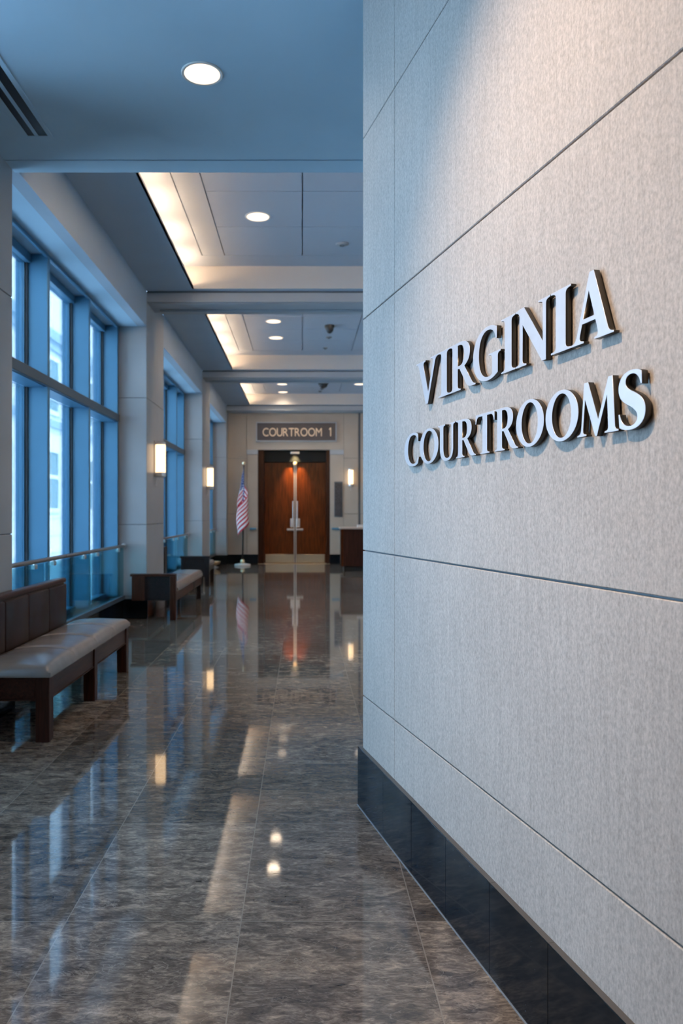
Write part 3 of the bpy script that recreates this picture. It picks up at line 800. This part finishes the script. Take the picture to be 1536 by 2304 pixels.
# ------------------------------------------------------------------ benches
def cushion(bm, x0, x1, y0, y1, z0, z1, nseam, puff=.022):
    """soft pad with rounded rim and transverse seams; x across, y along"""
    nx, ny = 22, 30 * nseam
    def prof(u):            # rim rounding 0..1
        e = .10
        d = min(u, 1 - u)
        return 1 if d > e else math.sqrt(max(0, 1 - ((e - d) / e) ** 2))
    top = []
    for j in range(ny + 1):
        v = j / ny; row = []
        y = y0 + (y1 - y0) * v
        s = abs(((v * nseam) % 1) - .5) * 2 if 0 < v < 1 else 1
        edge = min(v, 1 - v) * (y1 - y0)
        ev = 1 if edge > .06 else math.sqrt(max(0, 1 - ((.06 - edge) / .06) ** 2))
        seam = 1 - .55 * math.exp(-((1 - s) / .07) ** 2) if edge > .08 else 1
        for i in range(nx + 1):
            u = i / nx
            h = (z1 - z0) * (.45 + .55 * prof(u) * ev) * 1.0 + puff * math.sin(math.pi * u) ** .6 * math.sin(math.pi * min(1, edge / .3) / 2) * (seam - .3)
            x = x0 + (x1 - x0) * u
            xin = .012 * (1 - prof(u)); 
            row.append(bm.verts.new((x, y, z0 + h)))
        top.append(row)
    for j in range(ny):
        for i in range(nx):
            bm.faces.new((top[j][i], top[j][i + 1], top[j + 1][i + 1], top[j + 1][i]))
    # skirt + bottom
    per = [top[0][i] for i in range(nx + 1)] + [top[j][nx] for j in range(1, ny + 1)] + [top[ny][i] for i in range(nx - 1, -1, -1)] + [top[j][0] for j in range(ny - 1, 0, -1)]
    lo = [bm.verts.new((v.co.x, v.co.y, z0)) for v in per]
    n = len(per)
    for i in range(n):
        bm.faces.new((per[i], per[(i + 1) % n], lo[(i + 1) % n], lo[i]))
    bm.faces.new(list(reversed(lo)))

# near bench
bx1 = -1.548; by0, by1 = 4.62, 6.73
t = thing('bench', 'near dark wood bench with taupe leather seat and low panelled back', 'bench', (bx1, by0, 0), 0, 'waiting benches along the windows')
W_ = .485; L_ = by1 - by0                      # seat depth (towards -x) and length
for yy in (.0, L_ / 2 - .04, L_ - .08):
    for xx in (-.085, -W_ + .0):
        bm = NB(); box(bm, xx, xx + .085, yy, yy + .085, 0, .40, bev=.005); obj('leg', bm, M['wood_leg'], t)
for yy, nm in ((.008, 'end_rail'), (L_ - .045, 'end_rail')):
    bm = NB(); box(bm, -W_ + .086, -.086, yy, yy + .035, .262, .398, bev=.004); box(bm, -W_ + .086, -.086, yy - .004, yy + .039, .255, .2615); obj(nm, bm, M['wood_dark'], t)
for a, c in ((.086, L_ / 2 - .041), (L_ / 2 + .046, L_ - .081)):
    bm = NB(); box(bm, -.048, -.010, a, c, .262, .398, bev=.004); box(bm, -.052, -.006, a, c, .255, .2615); obj('front_rail', bm, M['wood_dark'], t)
    bm = NB(); box(bm, -W_ + .01, -W_ + .045, a, c, .262, .398, bev=.004); obj('rear_rail', bm, M['wood_dark'], t)
bm = NB(); cushion(bm, -W_ + .03, .012, -.012, L_ + .012, .400, .465, 4, .05); obj('seat_cushion', bm, M['leather'], t, smooth=True)
# low back with four stitched panels and a wooden top rail
bl0, bl1 = -.02, L_ - .36
bm = NB(); box(bm, -W_ - .035, -W_ + .03, bl0, bl1, .40, .835, bev=.02, seg=3); bk = obj('backrest', bm, M['wood_leg'], t)
npan = 4; pw = (bl1 - bl0 - .02) / npan
for k in range(npan):
    bm = NB(); box(bm, -W_ + .012, -W_ + .052, bl0 + .01 + pw * k + .003, bl0 + .01 + pw * (k + 1) - .003, .47, .815, bev=.012, seg=3); obj('back_pad', bm, M['leather_dark'], bk, smooth=True)
bm = NB(); box(bm, -W_ - .032, -W_ + .045, bl0 - .004, bl1 + .004, .822, .862, bev=.014, seg=3); obj('top_rail', bm, M['wood_dark'], t)

# second bench with arms, along the first visible pier
b2x = -1.66; b2y = 9.93; L2 = 2.52
t = thing('bench', 'second bench with boxy wooden arm beside the pier with the wall sconce', 'bench', (b2x, b2y, 0), 0, 'waiting benches along the windows')
bm = NB(); box(bm, -.58, -.08, .0, .045, .26, .575, bev=.004); obj('arm_panel', bm, M['wood_black'], t)
bm = NB(); box(bm, -.58, -.41, -.022, .0, .26, .575, bev=.004); obj('arm_panel_face', bm, M['wood_leg'], t)
bm = NB(); box(bm, -.60, .0, -.025, .065, .575, .61, bev=.005); obj('arm_top', bm, M['wood_dark'], t)
bm = NB(); box(bm, -.08, .0, -.02, .06, 0, .575, bev=.005); obj('leg', bm, M['wood_leg'], t)
for yy in (1.62, L2 - .08):
    bm = NB(); box(bm, -.075, -.005, yy, yy + .07, 0, .30 if yy < 2 else .34, bev=.005)
    if yy < 2:
        bm.free(); bm = NB(); box(bm, -.015, .006, yy, yy + .07, .22, .37, bev=.003); obj('rail_bracket', bm, M['wood_black'], t)
    else:
        obj('leg', bm, M['wood_black'], t)
bm = NB(); box(bm, -.39, -.345, L2 - .07, L2, 0, .34, bev=.004); obj('leg', bm, M['wood_black'], t)
bm = NB(); box(bm, -.04, .0, .061, L2, .25, .375, bev=.005); obj('front_rail', bm, M['wood_dark'], t)
bm = NB(); box(bm, -.39, -.04, .05, L2, .30, .36, bev=.004); obj('seat_frame', bm, M['wood_dark'], t)
bm = NB(); cushion(bm, -.395, .015, .066, L2 + .03, .376, .475, 2, .035); obj('seat_cushion', bm, M['leather'], t, smooth=True)
bm = NB(); box(bm, -.53, -.42, 1.50, 1.68, .0, .90, bev=.008); obj('backrest', bm, M['wood_black'], t)

# third low bench end further down
t = thing('bench', 'dark bench end seen behind the second bench, before the farther sconce pier', 'bench', (-1.80, 14.62, 0), 0, 'waiting benches along the windows')
bm = NB(); box(bm, -.55, -.08, 0, .05, .17, .54, bev=.005); obj('arm_panel', bm, M['wood_black'], t)
bm = NB(); box(bm, -.57, .01, -.015, .07, .54, .58, bev=.006); obj('arm_top', bm, M['wood_black'], t)
bm = NB(); box(bm, -.09, .0, -.01, .07, 0, .54, bev=.005); obj('leg', bm, M['wood_black'], t)
bm = NB(); box(bm, -.55, -.48, -.01, .07, 0, .54, bev=.005); obj('leg', bm, M['wood_black'], t)
bm = NB(); box(bm, -.50, -.02, .071, .98, .28, .38, bev=.005); obj('seat_frame', bm, M['wood_black'], t)
bm = NB(); cushion(bm, -.50, -.01, .075, .98, .381, .46, 1, .02); obj('seat_cushion', bm, M['leather'], t, smooth=True)
bm = NB(); box(bm, -.09, -.02, .91, .98, 0, .28, bev=.005); obj('leg', bm, M['wood_black'], t)

# ------------------------------------------------------------------ flag
fy = 20.35; fs = fy / F
fxp = (545.5 - VX) * fs
t = thing('flag_on_stand', 'United States flag hanging on a pole with round white base left of the door', 'flag', (fxp, fy, 0))
bm = NB(); lathe(bm, [(.215, 0), (.22, .015), (.21, .045), (.10, .065), (.05, .07)], 40); obj('base', bm, M['white'], t, smooth=True)
bm = NB(); lathe(bm, [(.05, .07), (.062, .10), (.055, .15), (.03, .175), (.02, .18)], 24); obj('base_socket', bm, M['brass'], t, smooth=True)
bm = NB(); cyl(bm, (0, 0, .17), (.035, 0, 2.72), .022, .018); obj('pole', bm, M['wood_black'], t, smooth=True)
bm = NB(); lathe(bm, [(.012, -.05), (.02, -.045), (.046, -.02), (.05, .0), (.046, .022), (.02, .045), (.008, .052)], 24, (.035, 0, 2.76)); obj('finial', bm, M['brass'], t, smooth=True)
# cloth: hoist on the pole, fly drooping in pleats
NU, NV = 90, 60
bm = NB(); uvl = bm.loops.layers.uv.new('UVMap')
grid = []
for i in range(NU + 1):
    u = i / NU; row = []
    for j in range(NV + 1):
        v = j / NV
        zt = 2.66 - .88 * v
        droop = (1.18 * u ** .95) * (1 - .12 * v)
        z = zt - droop
        amp = .155 * min(1, u * 4 + .15) * (.30 + .70 * min(1, v + .9 * u))
        ph = u * 2 * math.pi * 1.3
        x = .03 - .02 * u + (-amp * math.sin(ph)) + .02 * math.sin(5 * v + 3 * u)
        y = -.03 - .10 * u * math.cos(ph * 1.0 + .6) * (.4 + .6 * v) - .05 * u
        row.append(bm.verts.new((x, y, z)))
    grid.append(row)
for i in range(NU):
    for j in range(NV):
        f = bm.faces.new((grid[i][j], grid[i + 1][j], grid[i + 1][j + 1], grid[i][j + 1]))
        for lp, (uu, vv) in zip(f.loops, ((i, j), (i + 1, j), (i + 1, j + 1), (i, j + 1))):
            lp[uvl].uv = (uu / NU, vv / NV)
m, nt, b = mat('flag_cloth')
tc = N(nt, 'ShaderNodeUVMap'); tc.uv_map = 'UVMap'
sp = N(nt, 'ShaderNodeSeparateXYZ'); L(nt, tc.outputs[0], sp.inputs[0])
def MT(op, a, bv=None):
    n = N(nt, 'ShaderNodeMath', operation=op)
    for i, q in enumerate((a, bv)):
        if q is None: continue
        if isinstance(q, (int, float)): n.inputs[i].default_value = q
        else: L(nt, q, n.inputs[i])
    return n.outputs[0]
st = MT('LESS_THAN', MT('FRACT', MT('MULTIPLY', sp.outputs[1], 6.5)), .5)
mx1 = N(nt, 'ShaderNodeMix', data_type='RGBA'); L(nt, st, mx1.inputs[0]); mx1.inputs[6].default_value = (.66, .63, .62, 1); mx1.inputs[7].default_value = (.42, .008, .02, 1)
can = MT('MULTIPLY', MT('LESS_THAN', sp.outputs[0], .40), MT('LESS_THAN', sp.outputs[1], 7 / 13))
# rows of stars: points of a staggered lattice
su = MT('SUBTRACT', MT('FRACT', MT('MULTIPLY', sp.outputs[0], 15.0)), .5)
sv = MT('SUBTRACT', MT('FRACT', MT('MULTIPLY', sp.outputs[1], 13.0)), .5)
dist = MT('SQRT', MT('ADD', MT('MULTIPLY', su, su), MT('MULTIPLY', sv, sv)))
star = MT('LESS_THAN', dist, .21)
mx2 = N(nt, 'ShaderNodeMix', data_type='RGBA'); L(nt, star, mx2.inputs[0]); mx2.inputs[6].default_value = (.012, .05, .20, 1); mx2.inputs[7].default_value = (.75, .76, .80, 1)
mx3 = N(nt, 'ShaderNodeMix', data_type='RGBA'); L(nt, can, mx3.inputs[0]); L(nt, mx1.outputs[2], mx3.inputs[6]); L(nt, mx2.outputs[2], mx3.inputs[7])
L(nt, mx3.outputs[2], b.inputs['Base Color']); b.inputs['Roughness'].default_value = .7; b.inputs['Sheen Weight'].default_value = .3
fl = obj('flag_cloth', bm, m, t, smooth=False)
for p in fl.data.polygons: p.use_smooth = True
sm = fl.modifiers.new('thickness', 'SOLIDIFY'); sm.thickness = .004

# ------------------------------------------------------------------ desk, plaque, rails, uplight
t = thing('reception_desk', 'dark mahogany reception desk with pale counter, right of the courtroom door', 'desk', (.93, 18.2, 0))
bm = NB(); box(bm, .02, 1.9, .02, .8, .13, 1.03, bev=.006, seg=1); obj('body', bm, M['wood_desk'], t)
bm = NB(); box(bm, .08, 1.86, .07, .74, 0, .13); obj('plinth', bm, M['black'], t)
bm = NB(); box(bm, -.02, 1.94, -.03, .84, 1.03, 1.07, bev=.006); obj('counter_top', bm, M['counter'], t)
bm = NB(); box(bm, .0, .02, .0, .05, .13, 1.03, bev=.003, seg=1); box(bm, .0, .05, .0, .02, .13, 1.03, bev=.003, seg=1); obj('corner_trim', bm, M['wood_door'], t)
t = thing('desk_box', 'small white box at the stone wall edge on the reception desk', 'box', (1.40, 18.3, 1.07))
bm = NB(); box(bm, -.07, .07, -.04, .12, 0, .05, bev=.008); obj('box_body', bm, M['white'], t)
bm = NB(); box(bm, -.075, .075, -.045, .125, .0505, .065, bev=.004); obj('lid', bm, M['white'], t)

pc = fx_(761)
t = thing('wall_plaque', 'tall narrow charcoal plaque on the wall right of the courtroom door', 'plaque', (pc, YF, fz_(1163)))
ph_ = fz_(1084) - fz_(1163)
bm = NB(); box(bm, -.115, .115, -.03, 0, 0, ph_, bev=.004); obj('plaque_frame', bm, M['alu_dark'], t)
bm = NB(); box(bm, -.095, .095, -.036, -.030, .03, ph_ - .03); obj('plaque_face', bm, M['plaque'], t)
for x0, x1, lab in ((fx_(562), fx_(577), 'short grey handrail stub left of the courtroom door, behind the flag'), (fx_(746), fx_(764), 'short grey handrail stub between the courtroom door and the desk')):
    t = thing('wall_rail', lab, 'handrail', ((x0 + x1) / 2, YF, .985), 0, 'short rails beside the courtroom door')
    h = (x1 - x0) / 2
    bm = NB(); box(bm, -h, h, -.09, -.05, -.03, .03, bev=.012); obj('grip', bm, M['alu'], t, smooth=True)
    bm = NB(); box(bm, -.025, .025, -.06, 0, -.02, .02, bev=.004); obj('bracket', bm, M['alu'], t)
t = thing('floor_uplight', 'small pale bowl lamp standing on the floor at the last pier', 'lamp', (-2.28, 19.7, 0))
bm = NB(); lathe(bm, [(.10, 0), (.10, .015), (.03, .03), (.03, .05)], 24); obj('foot', bm, M['nickel'], t, smooth=True)
bm = NB(); lathe(bm, [(.03, .05), (.12, .09), (.15, .15), (.145, .16), (.02, .10)], 24); obj('bowl', bm, M['brass'], t, smooth=True)

# ------------------------------------------------------------------ outside
bm = NB(); box(bm, -40, XG - .3, -12, 110, -.35, -.05); struct('floor_outside', bm, M['pave'])
t = thing('outside_building', 'pale sided building with white framed windows seen through the tall windows', 'building', (-9, 0, -.05))
bm = NB(); box(bm, -8, 0, 14, 62, 0, 7.6); obj('wall', bm, M['siding'], t)
bm = NB(); box(bm, -8.2, .25, 13.8, 62.2, 7.6, 7.95); box(bm, -8.1, .14, 13.9, 62.1, 7.3, 7.6); obj('cornice', bm, M['cornice'], t)
bm = NB(); box(bm, 0, .12, 14, 62, 4.55, 4.8); obj('string_course', bm, M['cornice'], t)
bm = NB(); box(bm, -7.5, -1.2, 14.5, 61.5, 7.95, 10.6); obj('upper_storey', bm, M['trim_white'], t)
for k in range(10):
    yy = 17.6 + k * 4.45
    for zz in (1.65, 5.15):
        bm = NB(); h_ = 2.0
        if zz > 5: h_ = 1.8
        box(bm, .0, .08, yy, yy + .14, zz, zz + h_); box(bm, .0, .08, yy + 1.24, yy + 1.38, zz, zz + h_); box(bm, .0, .10, yy - .05, yy + 1.43, zz - .15, zz - .001); box(bm, .0, .08, yy, yy + 1.38, zz + h_, zz + h_ + .16); box(bm, .0, .06, yy + .141, yy + 1.239, zz + h_ * .53, zz + h_ * .60)
        wf_ = obj('window_frame', bm, M['trim_white'], t)
        bm = NB(); box(bm, .0, .03, yy + .14, yy + 1.24, zz, zz + h_); obj('pane', bm, M['siding_win'], wf_)

w = bpy.data.worlds.new('sky'); sc.world = w; w.use_nodes = True
nt = w.node_tree
bg = nt.nodes['Background']
tc = N(nt, 'ShaderNodeTexCoord'); sp = N(nt, 'ShaderNodeSeparateXYZ'); L(nt, tc.outputs['Generated'], sp.inputs[0])
cr = N(nt, 'ShaderNodeValToRGB'); cr.color_ramp.elements[0].position = .0; cr.color_ramp.elements[0].color = (.62, .82, 1.0, 1); cr.color_ramp.elements[1].position = .6; cr.color_ramp.elements[1].color = (.36, .64, 1.0, 1)
L(nt, sp.outputs[2], cr.inputs[0]); L(nt, cr.outputs[0], bg.inputs[0])
bg.inputs[1].default_value = 4.0
sl = bpy.data.lights.new('sun', 'SUN'); sl.energy = 5.0; sl.color = (1, .93, .86); sl.angle = math.radians(2)
so = bpy.data.objects.new('sun', sl); C.objects.link(so); so.rotation_euler = Vector((-.62, .30, -.72)).to_track_quat('-Z', 'Y').to_euler()
